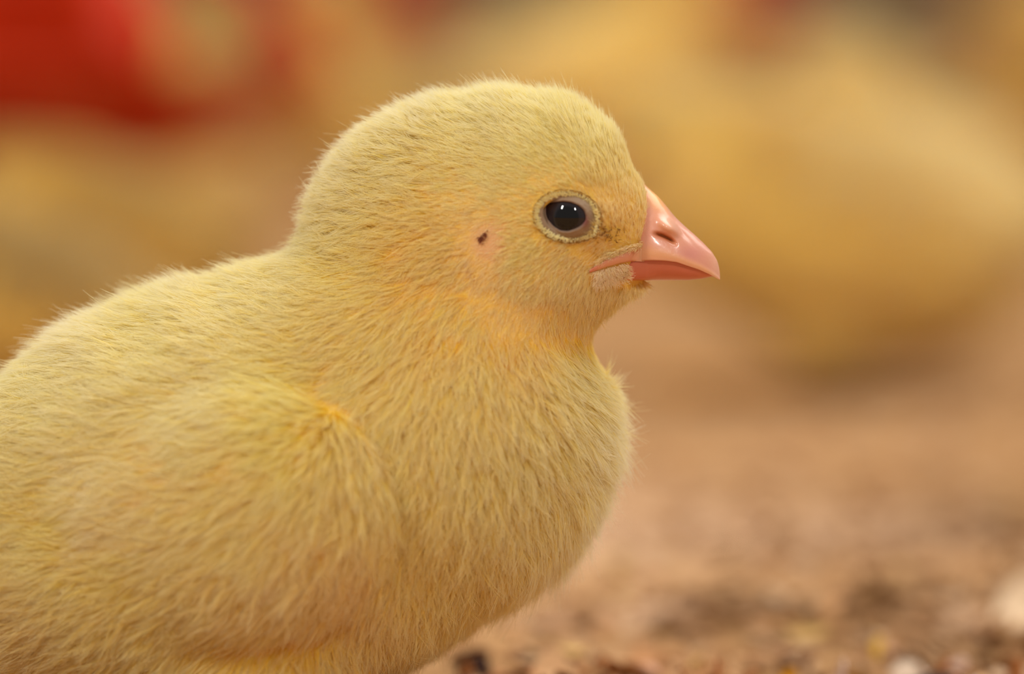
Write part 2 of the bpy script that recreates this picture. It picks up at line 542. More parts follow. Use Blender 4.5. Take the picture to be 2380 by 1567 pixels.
def grow(shape, V, F, n_guides, kids, rng, spread, npts=6, near_only=False, coarse=False, lenmul=1.0, far_density=0.35):
    V = np.asarray(V); tri = np.concatenate([F[:, [0, 1, 2]], F[:, [0, 2, 3]]])
    A, B, D = V[tri[:, 0]], V[tri[:, 1]], V[tri[:, 2]]
    area = 0.5 * np.linalg.norm(np.cross(B - A, D - A), axis=1)
    cen = (A + B + D) / 3
    w = area.copy()
    w[cen[:, 1] > 3] *= far_density
    cpx = near_px(cen, shape.off)
    headz = cen[:, 2] > 48 + shape.off[2]
    w *= np.where(headz, 1.3 + 2.3 * sstep(cpx[:, 0], 1000, 1190), 1.0)
    face = headz & (cpx[:, 0] > 1150)
    w /= w.sum()
    ti = rng.choice(len(tri), n_guides, p=w)
    a, b = rng.random(n_guides), rng.random(n_guides)
    s = a + b > 1
    a[s], b[s] = 1 - a[s], 1 - b[s]
    P = A[ti] + a[:, None] * (B - A)[ti] + b[:, None] * (D - A)[ti]
    # head regions are looked up with the head's own offset, the rest with the body's
    hw = sstep(P[:, 2] - shape.off[2], 36, 46)[:, None]
    offs = hw * shape.off + (1 - hw) * np.array([0, 0, shape.rz])
    pp = near_px(P, offs)
    keep = fur_mask(pp) | (hw[:, 0] < 0.5)
    P, pp, hw = P[keep], pp[keep], hw[keep]
    N = len(P)
    n = shape.grad(P)
    fl = shepard(pp, FIELD, 4)
    # golden-brown, pale ... colour per tuft, painted rim light and shade included
    tint = srgb2lin(shepard(pp, TINT, 3, 50.0, 2.0)) * COAT * np.array([1.03, 0.925, 0.55])
    ang = rng.normal(0, 0.22, N)
    ca, sa = np.cos(ang), np.sin(ang)
    dx, dz = fl[:, 0], -fl[:, 1]
    d = np.stack([dx * ca - dz * sa, rng.normal(0, 0.1, N), dx * sa + dz * ca], -1)
    t = d - np.sum(d * n, 1)[:, None] * n
    tl = np.linalg.norm(t, axis=1)
    t /= (tl[:, None] + 1e-6)
    lift = np.clip(fl[:, 3] * rng.uniform(0.75, 1.3, N), 0.05, 1.2)
    part = np.clip(1 - tl / 0.65, 0, 1) * (pp[:, 0] < 960) * (pp[:, 0] > 560) * (np.abs(P[:, 1]) > 12)      # where the coat would part, the down stands up and closes over
    lift = lift + 0.55 * part
    dir0 = t * np.cos(lift)[:, None] + n * np.sin(lift)[:, None]
    Lh = fl[:, 2] * rng.uniform(0.7, 1.2, N) * lenmul
    Lh = np.where(rng.random(N) < 0.10, Lh * (1.32 - 0.14 * hw[:, 0]), Lh)
    Lh *= 1 - 0.08 * hw[:, 0]
    # the ear patch is nearly bare
    e = np.sqrt(((pp[:, 0] - 1142) / 60) ** 2 + ((pp[:, 1] - 556) / 58) ** 2)
    ear = (1 - sstep(e, 0.4, 1.0)) * hw[:, 0]
    Lh *= 1 - 0.3 * ear
    # bend each strand
    side = np.cross(n, t)
    bend = rng.normal(0, 0.16, N)
    K = kids
    rep = lambda x: np.repeat(x, K, axis=0)
    dens = np.ones(N) - 0.25 * ear
    sel = rng.random(N * K) < rep(dens)
    P_, n_, t_, s_, d_, L_ = rep(P), rep(n), rep(t), rep(side), rep(dir0), rep(Lh)
    bend_ = rep(bend)
    hwk = rep(hw[:, 0])
    short = np.clip(L_ / 3.2, 0.35, 1.1)
    rad = np.sqrt(rng.random(N * K)) * spread * short
    th = rng.random(N * K) * 2 * math.pi
    off = t_ * (rad * np.cos(th))[:, None] * 1.2 + s_ * (rad * np.sin(th))[:, None]
    clump = np.clip(rng.normal(0.50, 0.2, N * K), 0.05, 0.95)
    Lk = L_ * rng.uniform(0.72, 1.18, N * K)
    wild = rng.random(N * K) < 0.06
    Lk = np.where(wild, Lk * 1.27, Lk); clump = np.where(wild, -0.3, clump)
    jit = rng.normal(0, 0.055, (N * K, 3))
    u = np.linspace(0, 1, npts)
    pts = np.empty((N * K, npts, 3))
    root = P_ - n_ * 0.25
    for i, ui in enumerate(u):
        q = root + Lk[:, None] * (ui * d_ + ui * ui * (0.16 * (t_ - n_ * 0.45) + bend_[:, None] * s_ + jit))
        q += off * (1 - clump * ui ** 0.8)[:, None]
        pts[:, i] = q
    var = rep(rng.normal(0, 0.10, N)) + rng.normal(0, 0.05, N * K)
    col = rep(tint) * (1 + var)[:, None]
    warm = rep(rng.normal(0, 0.13, N))
    col[:, 2] *= 1 - 1.2 * warm
    earK = rep(ear)
    col = col * (1 - 0.4 * earK[:, None]) + 0.4 * earK[:, None] * srgb2lin(np.array([230, 184, 138.]))
    # a thick coat scatters many times: single strand albedo that gives the coat this colour
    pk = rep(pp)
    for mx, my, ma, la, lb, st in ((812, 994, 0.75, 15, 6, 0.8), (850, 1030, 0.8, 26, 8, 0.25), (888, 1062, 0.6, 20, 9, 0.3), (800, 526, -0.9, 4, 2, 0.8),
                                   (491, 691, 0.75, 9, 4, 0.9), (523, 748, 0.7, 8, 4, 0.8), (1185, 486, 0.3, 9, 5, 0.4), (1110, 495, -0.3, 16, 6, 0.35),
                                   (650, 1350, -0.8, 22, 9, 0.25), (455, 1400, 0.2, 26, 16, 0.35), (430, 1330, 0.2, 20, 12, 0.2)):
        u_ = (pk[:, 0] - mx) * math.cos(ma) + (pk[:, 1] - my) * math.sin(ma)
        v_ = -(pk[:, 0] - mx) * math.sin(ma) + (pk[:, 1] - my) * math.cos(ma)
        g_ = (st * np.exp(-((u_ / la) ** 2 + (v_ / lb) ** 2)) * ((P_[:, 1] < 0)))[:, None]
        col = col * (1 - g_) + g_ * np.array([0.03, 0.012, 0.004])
    col = np.clip(col, 0.005, 0.93)
    col = 1 - ((1 - col) / (1 + col)) ** 2
    pts, col = pts[sel], col[sel]
    Lk = Lk[sel]
    short = short[sel]
    nrm = n_[sel] + 0.35 * rng.normal(0, 1, (len(pts), 3))
    return pts, col, short, nrm / np.linalg.norm(nrm, axis=1, keepdims=True)


def curves_obj(name, pts, col, rad, mat, parent, off, nrm=None):
    n, k, _ = pts.shape
    hc = bpy.data.hair_curves.new(name)
    hc.add_curves([k] * n)
    P = warp(pts, off) * MM
    hc.points.foreach_set('position', P.reshape(-1).astype(np.float32))
    u = np.linspace(0, 1, k)
    prof = np.clip(1.0 - 0.80 * u ** 1.6, 0.12, 1)
    R = (rad[:, None] * prof[None, :] * MM).astype(np.float32)
    ra = hc.attributes.get('radius') or hc.attributes.new('radius', 'FLOAT', 'POINT')
    ra.data.foreach_set('value', R.ravel())
    ca = hc.attributes.new('tint', 'FLOAT_COLOR', 'CURVE')
    c4 = np.concatenate([col, np.ones((n, 1))], 1).astype(np.float32)
    ca.data.foreach_set('color', c4.ravel())
    if nrm is not None:
        na = hc.attributes.new('grow_normal', 'FLOAT_VECTOR', 'CURVE')
        na.data.foreach_set('vector', nrm.astype(np.float32).ravel())
    hc.materials.append(mat)
    o = bpy.data.objects.new(name, hc)
    COL.objects.link(o)
    o.parent = parent
    return o


# ------------------------------------------------------------------ head parts
def grid_faces(a, b, closed=False):
    F = []
    for i in range(a - 1):
        for j in range(b if closed else b - 1):
            j2 = (j + 1) % b
            F.append((i * b + j, (i + 1) * b + j, (i + 1) * b + j2, i * b + j2))
    return F


CULM = np.array([(1470, 405), (1490, 421), (1505, 435), (1529.5, 456), (1547, 476.5), (1569, 504), (1593, 527), (1616, 547), (1636, 566), (1655, 586), (1667, 606), (1672, 625), (1673.5, 645)])
TOMI = np.array([(1371, 633), (1409, 621), (1443, 612.7), (1478, 607.5), (1512, 605.4), (1547, 606.6), (1573, 610), (1595, 617.5), (1624, 627), (1650, 638.5), (1665, 647), (1673.5, 651)])
LOWB = np.array([(1380, 650), (1440, 653), (1495, 652), (1547, 651.5), (1598, 651.5), (1633, 648), (1655, 643), (1664, 645.5)])
WID = np.array([(1470, 4.5), (1505, 4.4), (1530, 4.1), (1560, 3.65), (1590, 3.1), (1620, 2.35), (1645, 1.55), (1662, 0.85), (1673.5, 0.12)])


def beak_local(px, py, y):
    return HP(px, py, y)


def build_upper_beak(shape, parent):
    n, m = 130, 97
    s = np.linspace(0, 1, n)
    xs = 1452 + (1673.4 - 1452) * (1 - (1 - s) ** 1.5)
    top = np.interp(xs, CULM[:, 0], CULM[:, 1])
    # smooth the culmen
    for _ in range(6):
        top[1:-1] = 0.25 * top[:-2] + 0.5 * top[1:-1] + 0.25 * top[2:]
    bot = np.interp(xs, TOMI[:, 0], TOMI[:, 1])
    for _ in range(6):
        bot[1:-1] = 0.25 * bot[:-2] + 0.5 * bot[1:-1] + 0.25 * bot[2:]
    wid = np.interp(xs, WID[:, 0], WID[:, 1])
    for _ in range(10):
        wid[1:-1] = 0.25 * wid[:-2] + 0.5 * wid[1:-1] + 0.25 * wid[2:]
    V, colr = [], []
    a = np.linspace(-1, 1, m)                       # -1 near tomium, 0 culmen, 1 far tomium
    for i in range(n):
        h = 1 - np.abs(a) ** 1.15                   # height 0..1
        base = sstep(xs[i], 1472, 1560)
        p = 1.55 + 0.4 * base
        w = wid[i] * (1 - h ** p) ** 0.62
        # slim the ridge above the nostril
        py = bot[i] + (top[i] - bot[i]) * h
        pxx = np.full(m, xs[i])
        # operculum swelling and nostril slit, tomium lip
        uu = (pxx - 1554) * 0.85 + (py - 527) * 0.53
        vv = -(pxx - 1554) * 0.53 + (py - 527) * 0.85
        oper = np.exp(-((uu / 25) ** 2 + (vv / 13.5) ** 2) ** 1.3)
        slu = (pxx - 1546) * 0.90 + (py - 552) * 0.43
        slv = -(pxx - 1546) * 0.43 + (py - 552) * 0.90 - 0.0045 * slu ** 2 + 1
        slit = np.exp(-((slu / 25) ** 4 + (slv / 4.6) ** 2))
        ledge = np.exp(-((slu / 34) ** 4 + ((slv - 9) / 9) ** 2))
        lip = np.exp(-((h - 0.10) / 0.10) ** 2)
        groove = np.exp(-(((pxx - 1585) * 0.75 - (py - 540) * 0.66) / 6) ** 2) * np.exp(-((py - 535) / 26) ** 2)
        w = w + 1.05 * oper * (h < 0.97) - 1.05 * slit - 0.12 * ledge + 0.10 * lip - 0.22 * groove
        w = np.maximum(w - 0.42 * (1 - sstep(xs[i], 1452, 1522)), 0)
        y = -np.sign(-a) * w
        y[np.abs(a) < 1e-6] = 0
        P = beak_local(pxx, py, np.where(a < 0, -np.abs(w), np.abs(w)))
        # far side mirrors the near side
        far = a > 0
        Pn = beak_local(pxx, py, -np.abs(w))
        P[far] = Pn[far]; P[far, 1] = np.abs(w)[far]
        V.append(P)
        c = np.tile(np.array([224, 156, 128.]), (m, 1))
        yel = np.exp(-(((xs[i] - 1522) / 30) ** 2)) * np.exp(-((py - top[i]) / 30) ** 2)
        c = c * (1 - yel[:, None]) + yel[:, None] * np.array([248, 176, 84.])
        mau = np.exp(-(((pxx - 1605) / 30) ** 2 + ((py - 590) / 20) ** 2))
        c = c * (1 - 0.5 * mau[:, None]) + 0.5 * mau[:, None] * np.array([205, 128, 122.])
        om = lip * 0.6
        c = c * (1 - om[:, None]) + om[:, None] * np.array([232, 166, 104.])
        tipm = sstep(xs[i], 1640, 1673)
        c = c * (1 - 0.6 * tipm) + 0.6 * tipm * np.array([240, 190, 158.])
        opc = oper[:, None] * 0.6
        c = c * (1 - opc) + opc * np.array([240, 178, 140.])
        dk = np.clip(slit * 1.1, 0, 1)[:, None]
        c = c * (1 - dk) + dk * np.array([186, 108, 52.])
        colr.append(c)
    V = np.concatenate(V); colr = np.concatenate(colr)
    F = grid_faces(n, m)
    # palate: close between the two cutting edges
    off = len(V)
    pal, pc = [], []
    for i in range(n):
        a0 = V[i * m]; a1 = V[i * m + m - 1]
        for t in (0.25, 0.5, 0.75):
            q = a0 * (1 - t) + a1 * t
            q = q + np.array([0, 0, 0.5 * (1 - (2 * t - 1) ** 2) * min(1, wid[i] / 2)])
            pal.append(q); pc.append((190, 100, 80))
    V = np.concatenate([V, np.array(pal)]); colr = np.concatenate([colr, np.array(pc, float)])
    for i in range(n - 1):
        ring0 = [i * m, off + i * 3, off + i * 3 + 1, off + i * 3 + 2, i * m + m - 1]
        ring1 = [(i + 1) * m, off + (i + 1) * 3, off + (i + 1) * 3 + 1, off + (i + 1) * 3 + 2, (i + 1) * m + m - 1]
        for j in range(4):
            F.append((ring0[j + 1], ring1[j + 1], ring1[j], ring0[j]))
    # gape strips running back over the cheeks, one on each side
    ns, ms = 40, 11
    for side in (-1, 1):
        o0 = len(V)
        sx = np.linspace(1370, 1496, ns)
        su = np.interp(sx, UPX, UPY) - 3 + 16 * sstep(sx, 1485, 1540)
        sl = np.interp(sx, LOX, LOY) + 0.2
        VV, CC = [], []
        for i in range(ns):
            for j in range(ms):
                t = j / (ms - 1)
                py = su[i] * (1 - t) + sl[i] * t
                P = beak_local(sx[i], py, -5.5)
                yy = head_depth(shape, sx[i], py)[0]
                P = beak_local(sx[i], py, -float(yy))
                bl = sstep(sx[i], 1478, 1520)
                wb = float(np.interp(sx[i], WID[:, 0], WID[:, 1])) + 0.12
                wy = max(float(yy) + 0.25, 4.42 + 0.6 * (1 - bl)) * (1 - bl) + wb * bl - 0.8 * sstep(sx[i], 1496, 1545)
                bul = 0.36 * (1 - sstep(sx[i], 1440, 1500)) * math.sin(math.pi * min(1, max(0, t))) ** 0.7 * (0.35 + 0.65 * sstep(sx[i], 1372, 1420)) * (1 - 0.75 * bl)
                hh = (sl[i] - 1 - py) / (float(np.interp(sx[i], TOMI[:, 0], TOMI[:, 1])) - float(np.interp(sx[i], CULM[:, 0], CULM[:, 1])))
                wm = float(np.interp(sx[i], WID[:, 0], WID[:, 1])) * (1 - max(0, hh) ** 1.7) ** 0.62 - 0.42 * (1 - sstep(sx[i], 1452, 1522)) + 0.10 * math.exp(-((hh - 0.1) / 0.1) ** 2)
                b2 = sstep(sx[i], 1462, 1488)
                y = (wy + bul) * (1 - b2) + b2 * (wm + 0.04 - 0.30 * sstep(sx[i], 1489, 1496)) - (0.9 * (1 - b2) ** 2 if t in (0.0, 1.0) else 0)
                P[1] = side * y
                VV.append(P)
                g = np.array([222, 152, 124.]) * (1 - 0.5 * t * t) + 0.5 * t * t * np.array([232, 160, 92.])
                rd = 1 - sstep(sx[i], 1372, 1400)
                om_ = 0.6 * math.exp(-((hh - 0.1) / 0.1) ** 2)
                g = g * (1 - b2) + b2 * (np.array([224, 156, 128.]) * (1 - om_) + om_ * np.array([232, 166, 104.]))
                CC.append(g * (1 - rd * 0.7) + rd * 0.7 * np.array([205, 105, 72.]))
        V = np.concatenate([V, np.array(VV)]); colr = np.concatenate([colr, np.array(CC)])
        G = grid_faces(ns, ms)
        for f in G:
            f = tuple(o0 + k for k in f)
            F.append(f if side < 0 else f[::-1])
    V = warp(V + shape.off, shape.off)
    c4 = np.concatenate([srgb2lin(colr), np.ones((len(V), 1))], 1)
    return mesh_obj('upper_beak', V, F, M_BEAK, parent, colors=c4)


def build_lower_beak(shape, parent):
    n, m = 80, 41
    xs = np.linspace(1415, 1662, n)
    V, CL = [], []
    for i in range(n):
        tp = float(np.interp(xs[i], TOMI[:, 0], TOMI[:, 1])) - 2.0
        bt = float(np.interp(xs[i], LOWB[:, 0], LOWB[:, 1]))
        wd = 0.90 * float(np.interp(xs[i], np.r_[1415, WID[1:, 0]], np.r_[5.0, WID[1:, 1]])) - 0.05
        if xs[i] < 1505:
            wd = 4.0 + 0.75 * (1 - sstep(xs[i], 1440, 1505))
        if 1436 < xs[i] < 1506:
            wd = max(wd, head_depth(shape, xs[i], 636)[0] + 0.15)
        wd = max(wd, 0.1)
        boxy = 0.75 - 0.45 * (1 - sstep(xs[i], 1490, 1540))
        for j in range(m):
            a = -1 + 2 * j / (m - 1)
            h = abs(a)                                     # 1 at the edge, 0 underneath
            py = bt + (tp - bt) * h ** 1.7
            w = wd * math.sin(math.pi / 2 * h ** boxy) if h < 1 else wd
            P = beak_local(xs[i], py, -w)
            if a > 0:
                P[1] = w
            V.append(P)
            t = np.array([204, 112, 84.]) * (0.5 + 0.5 * h) + (0.5 - 0.5 * h) * np.array([205, 98, 60.])
            tip = sstep(xs[i], 1600, 1655)
            t = t * (1 - 0.5 * tip) + 0.5 * tip * np.array([214, 126, 84.])
            CL.append(t)
    F = [f[::-1] for f in grid_faces(n, m)]
    # flat floor of the mouth
    for i in range(n - 1):
        F.append((i * m, (i + 1) * m, (i + 1) * m + m - 1, i * m + m - 1))
    F.append(tuple(range((n - 1) * m, n * m)))
    V = warp(np.array(V) + shape.off, shape.off)
    c4 = np.concatenate([srgb2lin(np.array(CL)), np.ones((len(V), 1))], 1)
    return mesh_obj('lower_beak', V, F, M_BEAK, parent, colors=c4)


LID_IN = np.array([(1270.7, 474), (1281, 471), (1292, 470), (1309, 468.5), (1326, 470.5), (1343.6, 477.5), (1352, 484), (1357.4, 490), (1361, 500),
                   (1361, 512), (1353, 522), (1346, 527), (1338, 531), (1320.6, 537), (1303, 535.5), (1287, 525.7), (1274.7, 512), (1270, 502), (1268.8, 493.5), (1268.8, 483)])


def build_eye(shape, side):
    """eyeball > lid, at one side of the head"""
    e = shape.eye_c()
    if side > 0:
        e[1] = -e[1]
    # eyeball as a uv-sphere whose pole looks outwards
    nr, nt_ = 48, 64
    V, CL = [], []
    for i in range(nr + 1):
        ph = math.pi * 0.62 * i / nr
        for j in range(nt_):
            th = 2 * math.pi * j / nt_
            bulge = 1 + 0.05 * math.exp(-(ph / 0.5) ** 2)
            V.append(e + EYE_R * bulge * np.array([math.sin(ph) * math.cos(th), side * math.cos(ph), math.sin(ph) * math.sin(th)]))
            r = math.sin(ph) * EYE_R * 20
            if r < 26:
                c = (7, 7, 9)
            elif r < 45:
                t = (r - 26) / 19
                c = (30 + 18 * t, 26 + 10 * t, 30 + 8 * t)
            else:
                t = min(1, (r - 45) / 10)
                c = (36 + 60 * t, 28 + 12 * t, 30 + 6 * t)
            CL.append(c)
    F = grid_faces(nr + 1, nt_, True)
    if side < 0:
        F = [f[::-1] for f in F]
    V = warp(np.array(V), shape.off)
    c4 = np.concatenate([srgb2lin(np.array(CL, float)), np.ones((len(V), 1))], 1)
    return V, F, c4


def lid_points(k=96):
    L = LID_IN
    d = np.r_[0, np.cumsum(np.linalg.norm(np.diff(np.r_[L, L[:1]], axis=0), axis=1))]
    t = np.linspace(0, d[-1], k, endpoint=False)
    X = np.interp(t, d, np.r_[L[:, 0], L[0, 0]]); Y = np.interp(t, d, np.r_[L[:, 1], L[0, 1]])
    for _ in range(2):
        X = 0.25 * np.roll(X, 1) + 0.5 * X + 0.25 * np.roll(X, -1)
        Y = 0.25 * np.roll(Y, 1) + 0.5 * Y + 0.25 * np.roll(Y, -1)
    return X, Y


def outer_ring(X, Y, grow_px=0.0):
    cx, cy = 1318.5, 503.0
    ang = np.arctan2((Y - 503) / 36, (X - 1315) / 46)
    a, b = 67.5 + grow_px, 49.5 + grow_px
    ox = a * np.cos(ang); oy = b * np.sin(ang)
    ca, sa = math.cos(0.12), math.sin(0.12)
    # pulled out towards the front corner
    cor = np.exp(-((ang - 0.55) / 0.4) ** 2) * 7
    ox = ox + cor; oy = oy + cor * 0.5
    return cx + ox * ca - oy * sa, cy + ox * sa + oy * ca


DEPTH = {}


def head_depths(shape, x, y):
    """half width of the head below image points x, y (a table worked out once)"""
    if 'T' not in DEPTH:
        s0 = Shape()
        gx = np.arange(-4, 22, 0.2); gz = np.arange(38, 70, 0.2)
        X, Z = np.meshgrid(gx, gz, indexing='ij')
        DEPTH['T'] = s0.surf_y(X, Z)
    T = DEPTH['T']
    P = HP(x, y, -9.5 + 0 * np.asarray(x, float))
    u = np.clip((P[..., 0] + 4) / 0.2, 0, T.shape[0] - 1.01); v = np.clip((P[..., 2] - 38) / 0.2, 0, T.shape[1] - 1.01)
    i, j = u.astype(int), v.astype(int)
    fu, fv = u - i, v - j
    return T[i, j] * (1 - fu) * (1 - fv) + T[i + 1, j] * fu * (1 - fv) + T[i, j + 1] * (1 - fu) * fv + T[i + 1, j + 1] * fu * fv


def head_depth(shape, x, y):
    return float(head_depths(shape, np.array([float(x)]), np.array([float(y)]))[0]), None


def build_lid(shape, side, parent):
    X, Y = lid_points()
    k = len(X)
    e = shape.eye_c()
    rings = 12
    V, CL = [], []
    OX, OY = outer_ring(X, Y, 10.0)
    for r in range(-2, rings + 1):
        t = max(0, r) / rings
        for j in range(k):
            x = X[j] * (1 - t) + OX[j] * t
            y = Y[j] * (1 - t) + OY[j] * t
            P = HP(x, y, -10.0)
            dd = np.hypot(P[0] + shape.off[0] - e[0], P[2] + shape.off[2] - e[2])
            ys = 8.2 + math.sqrt(max(0.02, EYE_R ** 2 * 1.07 - dd ** 2)) if dd < EYE_R * 1.02 else 8.2
            ysurf, _ = head_depth(shape, x, y)
            rim = ys + 0.16 * math.sin(min(1, t * 6) * math.pi / 2) + 0.07 * math.exp(-((t - 0.16) / 0.12) ** 2)
            w = sstep(t, 0.45, 1.0)
            yy = max(rim * (1 - w) + (max(ysurf, 9.0) - 0.15) * w, ysurf + 0.07 if 0.25 < t < 0.93 else 0)
            if r < 0:
                yy = ys - 0.25 * (-r)
            P = HP(x, y, -yy)
            P[1] = -yy if side < 0 else yy
            V.append(P + shape.off)
            base = np.array([150, 124, 96.])
            innr = np.exp(-(t / 0.10) ** 2)
            c = base * (1 - 0.65 * innr) + 0.65 * innr * np.array([92, 70, 66.])
            # reddish inner corner
            cr = np.exp(-(((x - 1360) / 9) ** 2 + ((y - 515) / 13) ** 2))
            c = c * (1 - 0.7 * cr) + 0.7 * cr * np.array([120, 55, 50.])
            CL.append(c)
    n = rings + 3
    F = grid_faces(n, k, True)
    if side > 0:
        F = [f[::-1] for f in F]
    V = warp(np.array(V), shape.off)
    c4 = np.concatenate([srgb2lin(np.array(CL)), np.ones((len(V), 1))], 1)
    return mesh_obj('eyelid', V, F, M_LID, parent, colors=c4)


def eye_feathers(shape, rng, parent):
    """ring of stubby pale feathers round the lid, dark bristles outside it and on the lores"""
    rec = []

    def strand(x0, y0, x1, y1, lift, c, r, curve=0.0):
        rec.append((x0, y0, x1, y1, lift, c[0], c[1], c[2], r, curve))

    X, Y = lid_points(160)
    for rep_ in range(3):
        for j in range(160):
            jx = rng.normal(0, 1.0, 2)
            A = outer_ring(X[j:j + 1], Y[j:j + 1], -3 + rng.uniform(-1.5, 4) + rep_ * 2)
            B = outer_ring(X[j:j + 1], Y[j:j + 1], 4 + rng.uniform(-2, 5) + rep_ * 2)
            # feathers lean backwards round the ring
            lean = rng.normal(-3, 3)
            v = rng.uniform(-10, 10)
            strand(A[0][0] + jx[0], A[1][0] + jx[1], B[0][0] + lean, B[1][0] + rng.normal(0, 2), 0.42 - 0.08 * rep_,
                   (232 + v * 0.5, 208 + v, 132 + v), 0.07)
    # thin dark outline outside the pale ring
    for j in range(0, 160):
        ang = math.atan2(Y[j] - 503, X[j] - 1318)
        wgt = 0.75 if math.sin(ang) < 0.1 else 0.55
        if rng.random() > wgt:
            continue
        A = outer_ring(X[j:j + 1], Y[j:j + 1], 12 + rng.uniform(-2, 2))
        j2 = (j + rng.integers(3, 6)) % 160
        B = outer_ring(X[j2:j2 + 1], Y[j2:j2 + 1], 12.5 + rng.uniform(-2, 3))
        strand(A[0][0], A[1][0], B[0][0], B[1][0], 0.55, (150, 106, 42), 0.035)
    # dark bristles between eye and beak
    for _ in range(46):
        x = rng.normal(1413, 17); y = rng.normal(548, 10)
        a = rng.uniform(-2.6, 0.6)
        l = rng.uniform(5, 11)
        strand(x, y, x + l * math.cos(a), y + l * math.sin(a), 0.62, (118, 66, 30), rng.uniform(0.028, 0.045), curve=rng.normal(0, 0.1))
    for _ in range(26):
        x = rng.uniform(1385, 1480); y = rng.uniform(478, 545)
        l = rng.uniform(6, 14)
        strand(x, y, x + rng.normal(-1, 2.5), y - l, 0.55, (176, 124, 46), rng.uniform(0.025, 0.038), curve=rng.normal(0, 0.08))
    for _ in range(40):
        x = rng.uniform(1290, 1480); y = rng.uniform(570, 650)
        if y > np.interp(x, UPX, UPY) - 6:
            continue
        l = rng.uniform(4, 8)
        strand(x, y, x - l * 0.75, y + l * 0.6, 0.55, (164, 116, 44), 0.024)
    # pale tuft below the mouth corner
    for _ in range(800):
        x = rng.uniform(1386, 1457); y0 = np.interp(x, LOX, LOY) + rng.uniform(0.5, 36)
        a = rng.normal(1.9 - 1.3 * (x - 1388) / 64, 0.32)
        l = rng.uniform(12, 24)
        strand(x, y0, x + l * math.cos(a), y0 + l * math.sin(a), 0.75, (236 + rng.uniform(-6, 4), 202 + rng.uniform(-12, 8), 148 + rng.uniform(-15, 15)), 0.03, curve=rng.normal(0.05, 0.1))
    # pale fringe over the upper edge of the gape
    for _ in range(420):
        x = rng.uniform(1392, 1512); y0 = np.interp(x, UPX, UPY) - rng.uniform(1, 13)
        a = rng.normal(2.45, 0.3) if rng.random() < 0.75 else rng.normal(2.9, 0.4)
        l = rng.uniform(9, 17)
        strand(x, y0, x + l * math.cos(a), y0 + l * math.sin(a), 0.7, (238, 204 + rng.uniform(-14, 10), 138 + rng.uniform(-15, 15)), 0.036, curve=rng.normal(0.0, 0.1))
    # scab and freckles in the ear patch
    for _ in range(60):
        t = rng.random()
        x = 1129 - 14 * t + rng.normal(0, 3.2); y = 541 + 20 * t + rng.normal(0, 3.0)
        a = rng.uniform(0, 6.3); l = rng.uniform(3, 6)
        strand(x, y, x + l * math.cos(a), y + l * math.sin(a), 0.2, (140, 80, 58), 0.06)
    R = np.array(rec, float)
    t = np.linspace(0, 1, 6)[None, :]
    x0, y0, x1, y1 = [R[:, i:i + 1] for i in range(4)]
    cv = R[:, 9:10] * np.sin(math.pi * t)
    x = x0 + (x1 - x0) * t - (y1 - y0) * cv
    y = y0 + (y1 - y0) * t + (x1 - x0) * cv
    yy = head_depths(shape, x, y)
    yy = np.where((x > 1420) & (x < 1480) & (y > 602), np.maximum(yy, 4.85), yy) + 0.10 + R[:, 4:5] * t
    P = HP(x, y, -yy)
    Q = P.copy(); Q[..., 1] *= -1
    pts = np.concatenate([P, Q]) + shape.off
    col = srgb2lin(np.concatenate([R[:, 5:8]] * 2))
    col = np.where(col[:, 1:2] > 0.3, 1 - ((1 - col) / (1 + col)) ** 1.25, col); rad = np.concatenate([R[:, 8]] * 2)
    return curves_obj('face_bristles', pts, col, rad, M_BRISTLE, parent, shape.off)


def body_colors(V, shape):
    pp = near_px(V, shape.off)
    base = srgb2lin(np.array([226, 184, 84.]))
    c = np.tile(base, (len(V), 1))
    hw = sstep(V[:, 2] - shape.off[2], 36, 46)
    e = np.sqrt(((pp[:, 0] - 1145) / 62) ** 2 + ((pp[:, 1] - 562) / 60) ** 2)
    ear = (1 - sstep(e, 0.5, 1.2)) * hw
    c = c * (1 - ear[:, None]) + ear[:, None] * srgb2lin(np.array([222, 168, 112.]))
    x = pp[:, 0]; f = 1072 + (pp[:, 1] - 595) * 0.45
    fold = np.exp(-((x - f) / 7) ** 2) * sstep(pp[:, 1], 580, 600) * (1 - sstep(pp[:, 1], 650, 672)) * hw
    c = c * (1 - 0.7 * fold[:, None]) + 0.7 * fold[:, None] * srgb2lin(np.array([176, 112, 104.]))
    return np.concatenate([c, np.ones((len(V), 1))], 1)


# ------------------------------------------------------------------ legs
def tube(path, radii, seg=14, squash=1.0):
    path = np.asarray(path, float)
    V, F = [], []
    n = len(path)
    for i in range(n):
        d = path[min(i + 1, n - 1)] - path[max(i - 1, 0)]
        d /= np.linalg.norm(d) + 1e-9
        up = np.array([0, 0, 1.0]) if abs(d[2]) < 0.9 else np.array([1.0, 0, 0])
        a = np.cross(d, up); a /= np.linalg.norm(a)
        b = np.cross(a, d)
        for j in range(seg):
            t = 2 * math.pi * j / seg
            V.append(path[i] + radii[i] * (math.cos(t) * a + squash * math.sin(t) * b))
    for i in range(n - 1):
        for j in range(seg):
            j2 = (j + 1) % seg
            F.append((i * seg + j, i * seg + j2, (i + 1) * seg + j2, (i + 1) * seg + j))
    F.append(tuple(range(seg))[::-1]); F.append(tuple((n - 1) * seg + j for j in range(seg)))
    return V, F


